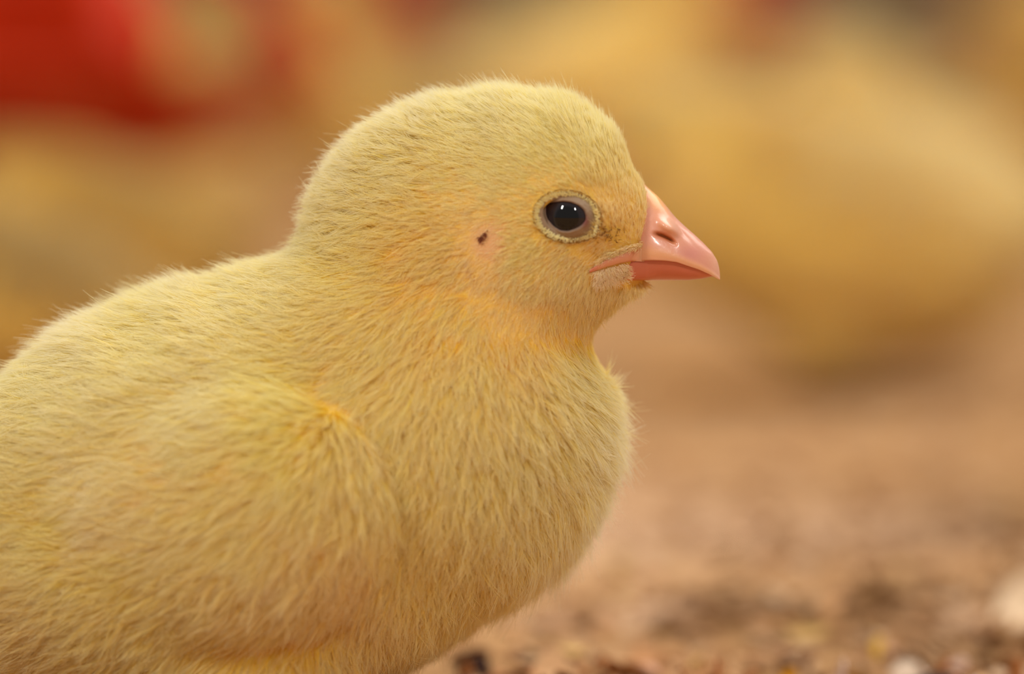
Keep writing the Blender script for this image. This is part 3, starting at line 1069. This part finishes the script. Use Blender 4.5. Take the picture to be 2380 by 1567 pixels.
def leg_mesh(side, sit, raise_):
    V, F = [], []

    def add(p, r, sq=1.0):
        v, f = tube(p, r, 14, sq)
        o = len(V)
        V.extend(v); F.extend([tuple(k + o for k in q) for q in f])
    y = 11.0 * side
    if sit:
        hock = np.array([-35, y, 3.2]); foot = np.array([-8, y * 1.1, 1.9]); knee = np.array([-22, y * 0.8, 12.])
    else:
        hock = np.array([-24, y, raise_ * 0.98]); foot = np.array([-15, y * 1.05, 2.2]); knee = np.array([-14, y, raise_ + 10])
    mid = (hock + foot) / 2
    add([knee, (knee * 0.6 + hock * 0.4), hock + (knee - hock) * 0.12], [3.4, 2.8, 1.9])
    add([hock + (knee - hock) * 0.14, hock, hock * 0.8 + foot * 0.2, mid, foot * 0.85 + hock * 0.15, foot], [1.7, 2.1, 1.5, 1.35, 1.5, 1.8])
    for a, l in ((-0.55, 15), (0.0, 19), (0.5, 15), (math.pi + 0.25, 6.5)):
        dr = np.array([math.cos(a), math.sin(a), 0])
        pts = [foot + dr * l * t + np.array([0, 0, -foot[2] + 1.25 + 0.5 * math.sin(math.pi * t * 2.2) ** 2 * (1 - t)]) for t in np.linspace(0.03, 1, 9)]
        add(pts, [1.5, 1.15, 1.25, 1.0, 1.15, 0.95, 1.0, 0.85, 0.5])
        tip = pts[-1]
        add([tip - dr * 0.4, tip + dr * 1.2 + np.array([0, 0, 0.1]), tip + dr * 2.4 + np.array([0, 0, -0.7])], [0.55, 0.42, 0.08])
    V = np.array(V)
    c4 = np.tile(np.array(lin(226, 168, 92)), (len(V), 1))
    return V, F, c4


# ------------------------------------------------------------------ a whole chick
def build_chick(name, shape, h, guides, kids, spread, hair_r, seed, detail=True, npts=6, far_density=0.25):
    rng = np.random.default_rng(seed)
    root = empty(name)
    zmax = 78 + shape.off[2]
    V, F = surface_nets(shape, (-72, -30, -2 + shape.rz * 0.8), (32 + shape.off[0], 30, zmax), h)
    # project onto the exact surface
    for _ in range(2):
        g = shape.grad(V)
        V = V - g * np.clip(shape(V), -0.5, 0.5)[:, None]
    pts, col, short, nrm = grow(shape, V, F, guides, kids, rng, spread, npts=npts, far_density=far_density)
    colors = body_colors(V, shape)
    mesh_obj('body', warp(V, shape.off), F, M_SKIN, root, colors=colors)
    rr = hair_r * (0.55 + 0.45 * short) * rng.uniform(0.75, 1.2, len(pts))
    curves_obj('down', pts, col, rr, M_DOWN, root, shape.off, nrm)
    build_upper_beak(shape, root)
    build_lower_beak(shape, root)
    for side in (-1, 1):
        Ve, Fe, ce = build_eye(shape, side)
        eo = mesh_obj('eye', Ve, Fe, M_EYE, root, colors=ce)
        build_lid(shape, side, eo)
    if detail:
        eye_feathers(shape, rng, root)
    for side in (-1, 1):
        Vl, Fl, cl = leg_mesh(side, shape.sit, shape.rz)
        mesh_obj('leg', Vl, Fl, M_LEG, root, colors=cl)
    for ch in root.children:
        ch.location = (0.025, 0, 0)      # the root stands under the middle of the body
    return root


main = build_chick('chick', Shape(), 0.7, 92000, 9, 0.40, 0.032, 3)
main.location = (-0.025, 0, 0)
tag(main, 'fluffy yellow chick in sharp focus, resting on the litter in front', 'chick')


# ------------------------------------------------------------------ the flock behind
SIT = build_chick('chick', Shape(), 1.5, 7500, 5, 0.9, 0.19, 11, detail=False, npts=4, far_density=1.0)
STAND = build_chick('chick', Shape(4, 6, 27, False), 1.5, 7500, 5, 0.9, 0.19, 12, detail=False, npts=4, far_density=1.0)
PECK = build_chick('chick', Shape(5, -15, 4, True), 1.5, 7500, 5, 0.9, 0.19, 13, detail=False, npts=4, far_density=1.0)
USED = set()


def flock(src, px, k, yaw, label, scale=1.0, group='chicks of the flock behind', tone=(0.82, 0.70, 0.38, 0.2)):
    y = (k - 1) * DH
    x = (px - FW / 2) / 20.0 * k
    if src.name in USED:
        o = copy_tree(src)
    else:
        o = src
        USED.add(src.name)
    o.location = (x * MM, y * MM, 0)
    o.rotation_euler = (0, 0, math.radians(yaw))
    o.scale = (scale,) * 3
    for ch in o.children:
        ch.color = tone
    tag(o, label, 'chick', group)
    return o


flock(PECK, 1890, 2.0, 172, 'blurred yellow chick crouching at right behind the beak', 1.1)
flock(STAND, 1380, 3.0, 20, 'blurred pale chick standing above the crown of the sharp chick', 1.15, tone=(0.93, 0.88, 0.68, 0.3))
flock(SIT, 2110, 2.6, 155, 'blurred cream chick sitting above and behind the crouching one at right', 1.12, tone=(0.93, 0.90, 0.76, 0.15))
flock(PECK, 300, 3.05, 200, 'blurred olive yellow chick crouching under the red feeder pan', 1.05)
flock(PECK, 240, 2.2, 168, 'blurred chick toned golden brown for shade, crouching low at the left above the back of the sharp chick', 0.86, tone=(0.66, 0.48, 0.12, 0.1))  # shade from the pan and flock put into its tone
flock(PECK, -20, 1.72, 185, 'blurred chick toned dark golden for shade at the left edge just above the back of the sharp chick', 0.80, tone=(0.56, 0.40, 0.12, 0.1))  # extra chick, shade of the left side put into its tone
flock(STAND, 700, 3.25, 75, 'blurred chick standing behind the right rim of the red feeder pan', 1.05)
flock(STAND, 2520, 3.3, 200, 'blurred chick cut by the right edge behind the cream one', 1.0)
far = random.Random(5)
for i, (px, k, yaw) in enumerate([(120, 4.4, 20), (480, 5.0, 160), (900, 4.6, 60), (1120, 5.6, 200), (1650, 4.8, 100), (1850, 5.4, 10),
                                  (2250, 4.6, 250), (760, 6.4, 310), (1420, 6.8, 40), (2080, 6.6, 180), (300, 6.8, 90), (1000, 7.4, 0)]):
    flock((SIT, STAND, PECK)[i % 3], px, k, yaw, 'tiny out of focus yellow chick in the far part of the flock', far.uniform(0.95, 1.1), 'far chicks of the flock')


# ------------------------------------------------------------------ floor, litter, walls
def vnoise(x, y, seed):
    """smooth value noise"""
    xi, yi = np.floor(x).astype(int), np.floor(y).astype(int)
    fx, fy = x - xi, y - yi
    fx = fx * fx * (3 - 2 * fx); fy = fy * fy * (3 - 2 * fy)

    def hsh(a, b):
        n = (a * 374761393 + b * 668265263 + seed * 144665) & 0xffffffff
        n = ((n ^ (n >> 13)) * 1274126177) & 0xffffffff
        return ((n ^ (n >> 16)) & 0xffff) / 65535.0
    return (hsh(xi, yi) * (1 - fx) + hsh(xi + 1, yi) * fx) * (1 - fy) + (hsh(xi, yi + 1) * (1 - fx) + hsh(xi + 1, yi + 1) * fx) * fy


def litter_height(x, y):
    """mm"""
    h = 3.4 * (vnoise(x / 38, y / 38, 1) - 0.6) + 2.0 * (vnoise(x / 13, y / 13, 2) - 0.6) + 0.9 * (vnoise(x / 4.5, y / 4.5, 3) - 0.6)
    near = np.exp(-((x + 25) / 60) ** 2 - (y / 32) ** 2)
    return h * (1 - 0.6 * near) - 0.8


DARK_PATCHES = [(1650, 1235, 34, 10, 1.0), (2375, 1215, 30, 12, 1.2), (1945, 1425, 40, 7, 0.9), (1560, 1385, 26, 6, .6), (1750, 1410, 20, 6, .7),  # darker brown patches blended into the litter colour
          (2270, 1350, 20, 8, 0.8), (2280, 1460, 24, 6, 1.0), (1900, 1290, 24, 8, .4), (2150, 1500, 24, 5, .6), (1420, 1480, 14, 3, .5), (1280, 1520, 12, 3, .6),
          (2100, 1150, 50, 22, .35), (1950, 860, 90, 60, 0.5)]
PALES = [(1420, 1395, 12, 5, 1.0), (1300, 1180, 60, 40, .4), (1560, 1490, 9, 3, .7), (1700, 1200, 40, 18, .35), (2370, 1420, 12, 6, 1.0), (1480, 1230, 50, 25, .4)]
nu, nv = 300, 420
uu = np.linspace(-1, 1, nu)
gx = 180 * uu + 3800 * np.sign(uu) * np.abs(uu) ** 5
vv = np.linspace(0, 1, nv)
gy = -140 + 640 * vv + 7000 * vv ** 6 - 1500 * (1 - vv) ** 14
X, Y = np.meshgrid(gx, gy, indexing='ij')
Z = litter_height(X, Y) * (1 / (1 + np.maximum(0, Y - 300) / 500))
dark = np.zeros_like(X); pale = np.zeros_like(X)
for lst, acc in ((DARK_PATCHES, dark), (PALES, pale)):
    for (px, py, rx, ry, a) in lst:
        c = on_ground(px, py)
        acc += a * np.exp(-(((X - c[0]) / rx) ** 2 + ((Y - c[1]) / (ry * 2.2)) ** 2) ** 1.2) * (0.6 + 0.8 * vnoise(X / 7, Y / 7, 8))
n1 = vnoise(X / 9, Y / 9, 4); n2 = vnoise(X / 3.1, Y / 3.1, 5); n3 = vnoise(X / 42, Y / 60, 6)
A_ = srgb2lin(np.array([190, 146, 98.])); B_ = srgb2lin(np.array([158, 118, 76.])); C_ = srgb2lin(np.array([112, 76, 40.])); D_ = srgb2lin(np.array([226, 186, 150.]))
mixv = np.clip(0.25 + 0.5 * (n1 - 0.5) + 0.35 * (n2 - 0.5) + 0.5 * (n3 - 0.5), 0, 1)[..., None]
colf = A_ * (1 - mixv) + B_ * mixv
dk = np.clip(dark * 0.8, 0, 0.9)[..., None]; colf = colf * (1 - dk) + C_ * dk
pl = np.clip(pale * 0.7, 0, 0.8)[..., None]; colf = colf * (1 - pl) + D_ * pl
colf = np.concatenate([colf, np.ones(colf.shape[:2] + (1,))], -1).reshape(-1, 4)
M_FLOOR = tint_material('litter_floor', 0.9, 0, spec=0.1, bump=1.0, bscale=350)
fl_o = mesh_obj('floor', np.stack([X, Y, Z], -1).reshape(-1, 3), [f[::1] for f in grid_faces(nu, nv)], M_FLOOR, colors=colf)
tag(fl_o, kind='structure')


def wall(name, a, b, z1, mat, thick=80):
    a = np.array(a, float); b = np.array(b, float)
    d = (b - a) / np.linalg.norm(b - a); nrm = np.array([-d[1], d[0]]) * thick
    P = [a, b, b + nrm, a + nrm]
    V = [(p[0], p[1], -30) for p in P] + [(p[0], p[1], z1) for p in P]
    F = [(0, 1, 5, 4), (1, 2, 6, 5), (2, 3, 7, 6), (3, 0, 4, 7), (4, 5, 6, 7), (3, 2, 1, 0)]
    o = mesh_obj(name, V, F, mat, smooth=False)
    tag(o, kind='structure')
    return o


mw, nt, bw = new_mat('barn_wall_panel')
wv = nt.nodes.new('ShaderNodeTexWave'); wv.inputs['Scale'].default_value = 1.4; wv.inputs['Distortion'].default_value = 0.0
tcw = nt.nodes.new('ShaderNodeTexCoord'); crw = nt.nodes.new('ShaderNodeValToRGB')
crw.color_ramp.elements[0].color = lin(176, 146, 104); crw.color_ramp.elements[1].color = lin(200, 172, 130)
nt.links.new(tcw.outputs['Object'], wv.inputs['Vector']); nt.links.new(wv.outputs['Fac'], crw.inputs[0]); nt.links.new(crw.outputs[0], bw.inputs['Base Color'])
bw.inputs['Roughness'].default_value = 0.8
wall('wall_back', (-3950, 6200), (3950, 6200), 1300, mw)

# ------------------------------------------------------------------ loose litter
rngL = np.random.default_rng(21)
PAL = srgb2lin(np.array([(222, 176, 128), (206, 150, 100), (234, 200, 162), (186, 128, 80), (160, 108, 62), (222, 170, 140), (214, 180, 96), (120, 82, 46), (236, 214, 190)], float))
PW = np.array([.2, .2, .12, .16, .1, .08, .06, .05, .03])


def flake(L, W, T, curl, rng, seg=4):
    """one curled wood shaving, closed and with thickness"""
    s = np.linspace(-0.5, 0.5, seg)
    prof = 1 - (2 * np.abs(s)) ** 3 * rng.uniform(0.3, 0.8)
    V = []
    for i, si in enumerate(s):
        z = curl * L * (si * si - 0.08)
        for (yy, zz) in ((-1, -0.5), (1, -0.5), (1, 0.5), (-1, 0.5)):
            V.append((si * L, yy * W * prof[i] / 2, z + zz * T))
    F = []
    for i in range(seg - 1):
        for j in range(4):
            F.append((i * 4 + j, i * 4 + (j + 1) % 4, (i + 1) * 4 + (j + 1) % 4, (i + 1) * 4 + j))
    F.append((3, 2, 1, 0)); e = (seg - 1) * 4; F.append((e, e + 1, e + 2, e + 3))
    return np.array(V), F


def rotm(rz, ry, rx):
    cz, sz, cy, sy, cx, sx = math.cos(rz), math.sin(rz), math.cos(ry), math.sin(ry), math.cos(rx), math.sin(rx)
    return np.array([[cz, -sz, 0], [sz, cz, 0], [0, 0, 1]]) @ np.array([[cy, 0, sy], [0, 1, 0], [-sy, 0, cy]]) @ np.array([[1, 0, 0], [0, cx, -sx], [0, sx, cx]])


LV, LF, LC = [], [], []
DARK_PATCH_XY = [on_ground(q[0], q[1]) for q in DARK_PATCHES]
nvt = 0
for i in range(9500):
    yy = -90 + 560 * rngL.random() ** 1.6 if i < 5200 else rngL.uniform(-260, 620)
    half = 95 * (DH + yy) / DH + (15 if i < 5200 else 190)
    xx = rngL.uniform(-half, half)
    if rngL.random() < 0.5 and xx < 0:
        xx = -xx
    small = rngL.random() < 0.6
    L = (rngL.uniform(2.0, 4.5) if small else rngL.uniform(4, 10)) * (1 - 0.35 * float(sstep(yy, 40, 160)))
    V, F = flake(L, L * rngL.uniform(0.25, 0.7), rngL.uniform(0.12, 0.35), rngL.uniform(-0.8, 0.8), rngL)
    tilt = 0.35
    V = V @ rotm(rngL.uniform(0, 6.28), rngL.normal(0, tilt), rngL.normal(0, tilt)).T
    z = float(litter_height(np.array(xx), np.array(yy))) + rngL.uniform(0.1, 0.9)
    V = V + np.array([xx, yy, z])
    c = PAL[rngL.choice(len(PAL), p=PW)] * rngL.uniform(0.85, 1.1)
    calm = 0.55 * float(sstep(yy, 10, 90))
    c = c * (1 - calm) + calm * (0.6 * A_ + 0.4 * B_)
    st = 0.0
    for q, (sx_, sy_) in zip(DARK_PATCHES, DARK_PATCH_XY):
        st += q[4] * math.exp(-(((xx - sx_) / q[2]) ** 2 + ((yy - sy_) / (q[3] * 2.2)) ** 2) ** 1.2)
    st = min(0.55, st) * (rngL.random() < 0.8)
    c = c * (1 - st) + C_ * st
    LV.append(V); LF.extend([tuple(k + nvt for k in f) for f in F]); nvt += len(V)
    LC.append(np.tile(np.r_[c, 1.0], (len(V), 1)))
M_SHAV = tint_material('wood_shavings', 0.75, 0.0, spec=0.2, bump=0.5, bscale=1500)
lit = mesh_obj('litter_shavings', np.concatenate(LV), LF, M_SHAV, smooth=False, colors=np.concatenate(LC))
tag(lit, 'tan wood shavings and crumbs covering the barn floor', 'litter', kind='stuff')


def lump(name, px, py, r, col, label, cat, seed, sq=0.75, ph=None, lift=0.0):
    """an irregular rounded pellet lying on the litter"""
    rg = np.random.default_rng(seed)
    x, y = on_ground(px, py)
    n, m = 18, 26
    V = []
    f = rg.uniform(1.5, 3, 3); p = rg.uniform(0, 6, 3)
    for i in range(n):
        a = math.pi * i / (n - 1)
        for j in range(m):
            b = 2 * math.pi * j / m
            d = np.array([math.sin(a) * math.cos(b), math.sin(a) * math.sin(b), math.cos(a)])
            rr = 1 + 0.13 * math.sin(f[0] * d[0] * 2 + p[0]) + 0.12 * math.sin(f[1] * d[1] * 2 + p[1]) + 0.08 * math.sin(f[2] * 2.5 * d[2] + p[2])
            V.append(d * rr * np.array([r[0], r[1], r[2]]))
    o = mesh_obj(name, V, grid_faces(n, m, True), M_SHAV, colors=np.tile(np.array(lin(*col)), (n * m, 1)))
    o.location = (x * MM, y * MM, (float(litter_height(np.array(x), np.array(y))) + r[2] * 0.7 + lift) * MM)
    tag(o, label, cat)
    return o


def shaving(px, py, L, W, col, rot, label, seed, curl=0.5, z=1.0, name='wood_shaving', group=None):
    rg = np.random.default_rng(seed)
    x, y = on_ground(px, py)
    V, F = flake(L, W, 0.3, curl, rg, seg=9)
    V = V @ rotm(*rot).T
    o = mesh_obj(name, V, F, M_SHAV, smooth=False, colors=np.tile(np.array(lin(*col)), (len(V), 1)))
    low = V[:, 2].min()
    o.location = (x * MM, y * MM, (float(litter_height(np.array(x), np.array(y))) - low + z - 0.8) * MM)
    tag(o, label, 'wood shaving', group)
    return o


lump('dropping', 1106, 1552, (1.9, 2.2, 1.6), (52, 24, 8), 'small dark brown pellet on the litter below the breast of the chick', 'dropping', 1)
lump('dropping', 2175, 1572, (3.8, 3.0, 1.7), (66, 48, 38), 'dark grey clod at the bottom edge right of the white shaving', 'dropping', 2)
shaving(1661, 1590, 6.4, 1.1, (206, 140, 92), (0.2, -1.35, 0.2), 'thin tan sliver standing upright out of the litter', 3, 0.25, 0.0, 'wood_sliver')
shaving(1945, 1572, 6.0, 2.6, (236, 212, 200), (0.1, -1.2, 0.1), 'narrow whitish shaving standing on end in the litter', 4, 0.3, 0.0)
shaving(2262, 1580, 5.0, 3.4, (240, 222, 214), (0.7, -0.3, 0.2), 'small white flake at the bottom edge right of the grey clod', 5, 0.5)
shaving(2190, 1530, 7.0, 4.0, (220, 186, 168), (0.3, -0.3, 0.2), 'pale pinkish shaving lying just behind the grey clod', 6, 0.6)
shaving(2035, 1500, 3.4, 1.6, (222, 176, 60), (0.9, -0.8, 0.1), 'bright yellow crumb of feed upright among the shavings', 7, 0.5)
shaving(1815, 1575, 5.5, 2.2, (214, 150, 36), (0.8, -0.5, 0.3), 'orange yellow flake left of the whitish upright shaving', 8, 0.7)
shaving(2368, 1425, 12, 7.0, (226, 196, 160), (1.1, -0.6, 0.1), 'large pale flake at the right edge of the litter', 9, 0.7)


# ------------------------------------------------------------------ feeder pan and drinkers
def lathe(prof, seg=96):
    V, F = [], []
    for (r, z) in prof:
        for j in range(seg):
            a = 2 * math.pi * j / seg
            V.append((r * math.cos(a), r * math.sin(a), z))
    n = len(prof)
    for i in range(n - 1):
        for j in range(seg):
            j2 = (j + 1) % seg
            F.append((i * seg + j, i * seg + j2, (i + 1) * seg + j2, (i + 1) * seg + j))
    return np.array(V), F


def solid(name, V, F, mat, parent, col):
    return mesh_obj(name, V, F, mat, parent, colors=np.tile(np.array(lin(*col)), (len(V), 1)))


RED = (186, 50, 0)
KP = 2.65
pan = empty('feeder_pan', (((30 - FW / 2) / 20.0 * KP) * MM, (KP - 1) * DH * MM, 0.0395))
tag(pan, 'round red plastic feeder pan hanging at the upper left', 'feeder')
R0 = 92.0
pan.scale = (1.08, 1.08, 1.08)
bowl = [(0, 0), (20, 0), (34, 1.2), (50, 5.5), (64, 11.5), (76, 19), (85, 27), (R0, 34), (R0 + 1.5, 36), (R0, 37.5), (R0 - 2.5, 36), (83, 29), (74, 21.5), (62, 14.5), (48, 9), (30, 5.5), (0, 5)]
bowl = [(r, z * 0.78) for r, z in bowl]
V, F = lathe(bowl)
solid('bowl', V, F, M_RED, pan, RED)
V, F = lathe([(0, 14), (50, 9.5), (72, 15.6), (74, 17), (0, 17)], 64)
f_ = solid('feed', V[:64 * 3], F[:128], M_SHAV, pan, (214, 176, 120))
V, F = lathe([(30, 30), (31, 31), (26, 62), (18, 78), (17, 140), (15.5, 140), (16, 78), (24, 61), (29, 30), (30, 30)], 64)
solid('feed_cone', V, F, M_RED, pan, (200, 48, 2))
for j in range(8):
    a = math.radians(-60 + 45 * j)
    d = np.array([math.cos(a), math.sin(a), 0])
    pth = [d * r + np.array([0, 0, z]) for r, z in ((R0 - 1, 27), (R0 - 5, 40), (76, 53), (60, 63), (42, 69), (24, 71))]
    V, F = tube(pth, [16, 10, 8.0, 7.0, 6.0, 5.5], 18, 0.35)
    solid('spoke', np.array(V), F, M_RED, pan, (200, 48, 2))
PIPE_Z = 0.240
V, F = tube([(0, 0, 138), (0, 0, 178)], [14, 14], 24)
solid('drop_tube', np.array(V), F, M_RED, pan, (200, 196, 188))
pipe = empty('feed_line', (0, pan.location.y, 0))
V, F = tube([(-1600, 0, 268), (1600, 0, 268)], [24, 24], 32)
solid('pipe', np.array(V), F, M_RED, pipe, (196, 194, 190))
for xx in (-1500, 1500):
    V, F = tube([(xx, 0, -3), (xx, 0, 268)], [10, 10], 16)
    solid('support_post', np.array(V), F, M_RED, pipe, (170, 170, 166))
tag(pipe, 'grey feed pipe running across the barn over the red feeder pan', 'pipe')

KD = 4.2
line = empty('drinking_line', (0, (KD - 1) * DH * MM, 0))
V, F = tube([(-2400, 0, 170), (2400, 0, 170)], [11, 11], 24)
solid('pipe', np.array(V), F, M_RED, line, (206, 204, 200))
for xx in (-2300, 2300):
    V, F = tube([(xx, 0, -3), (xx, 0, 170)], [9, 9], 16)
    solid('support_post', np.array(V), F, M_RED, line, (170, 170, 166))
tag(line, 'pale water pipe carrying the red drinkers behind the flock', 'pipe')
for i, (px, lab) in enumerate(((1745, 'red drinker blurred at the top, right of the pale standing chick'), (925, 'red drinker blurred at the top, left of the pale standing chick'))):
    dk_ = empty('drinker', (((px - FW / 2) / 20.0 * KD) * MM, (KD - 1) * DH * MM, 0.087))
    V, F = lathe([(0, 0), (12, 0.5), (20, 5), (24, 12), (25.5, 20), (26.5, 21), (25, 21.5), (22.5, 12), (18, 6.5), (0, 4)], 48)
    solid('cup', V, F, M_RED, dk_, (210, 34, 14))
    V, F = tube([(0, 0, 3), (0, 0, 30), (0, 0, 73)], [5, 7, 9], 20)
    solid('valve', np.array(V), F, M_RED, dk_, (200, 60, 40))
    tag(dk_, lab, 'drinker')
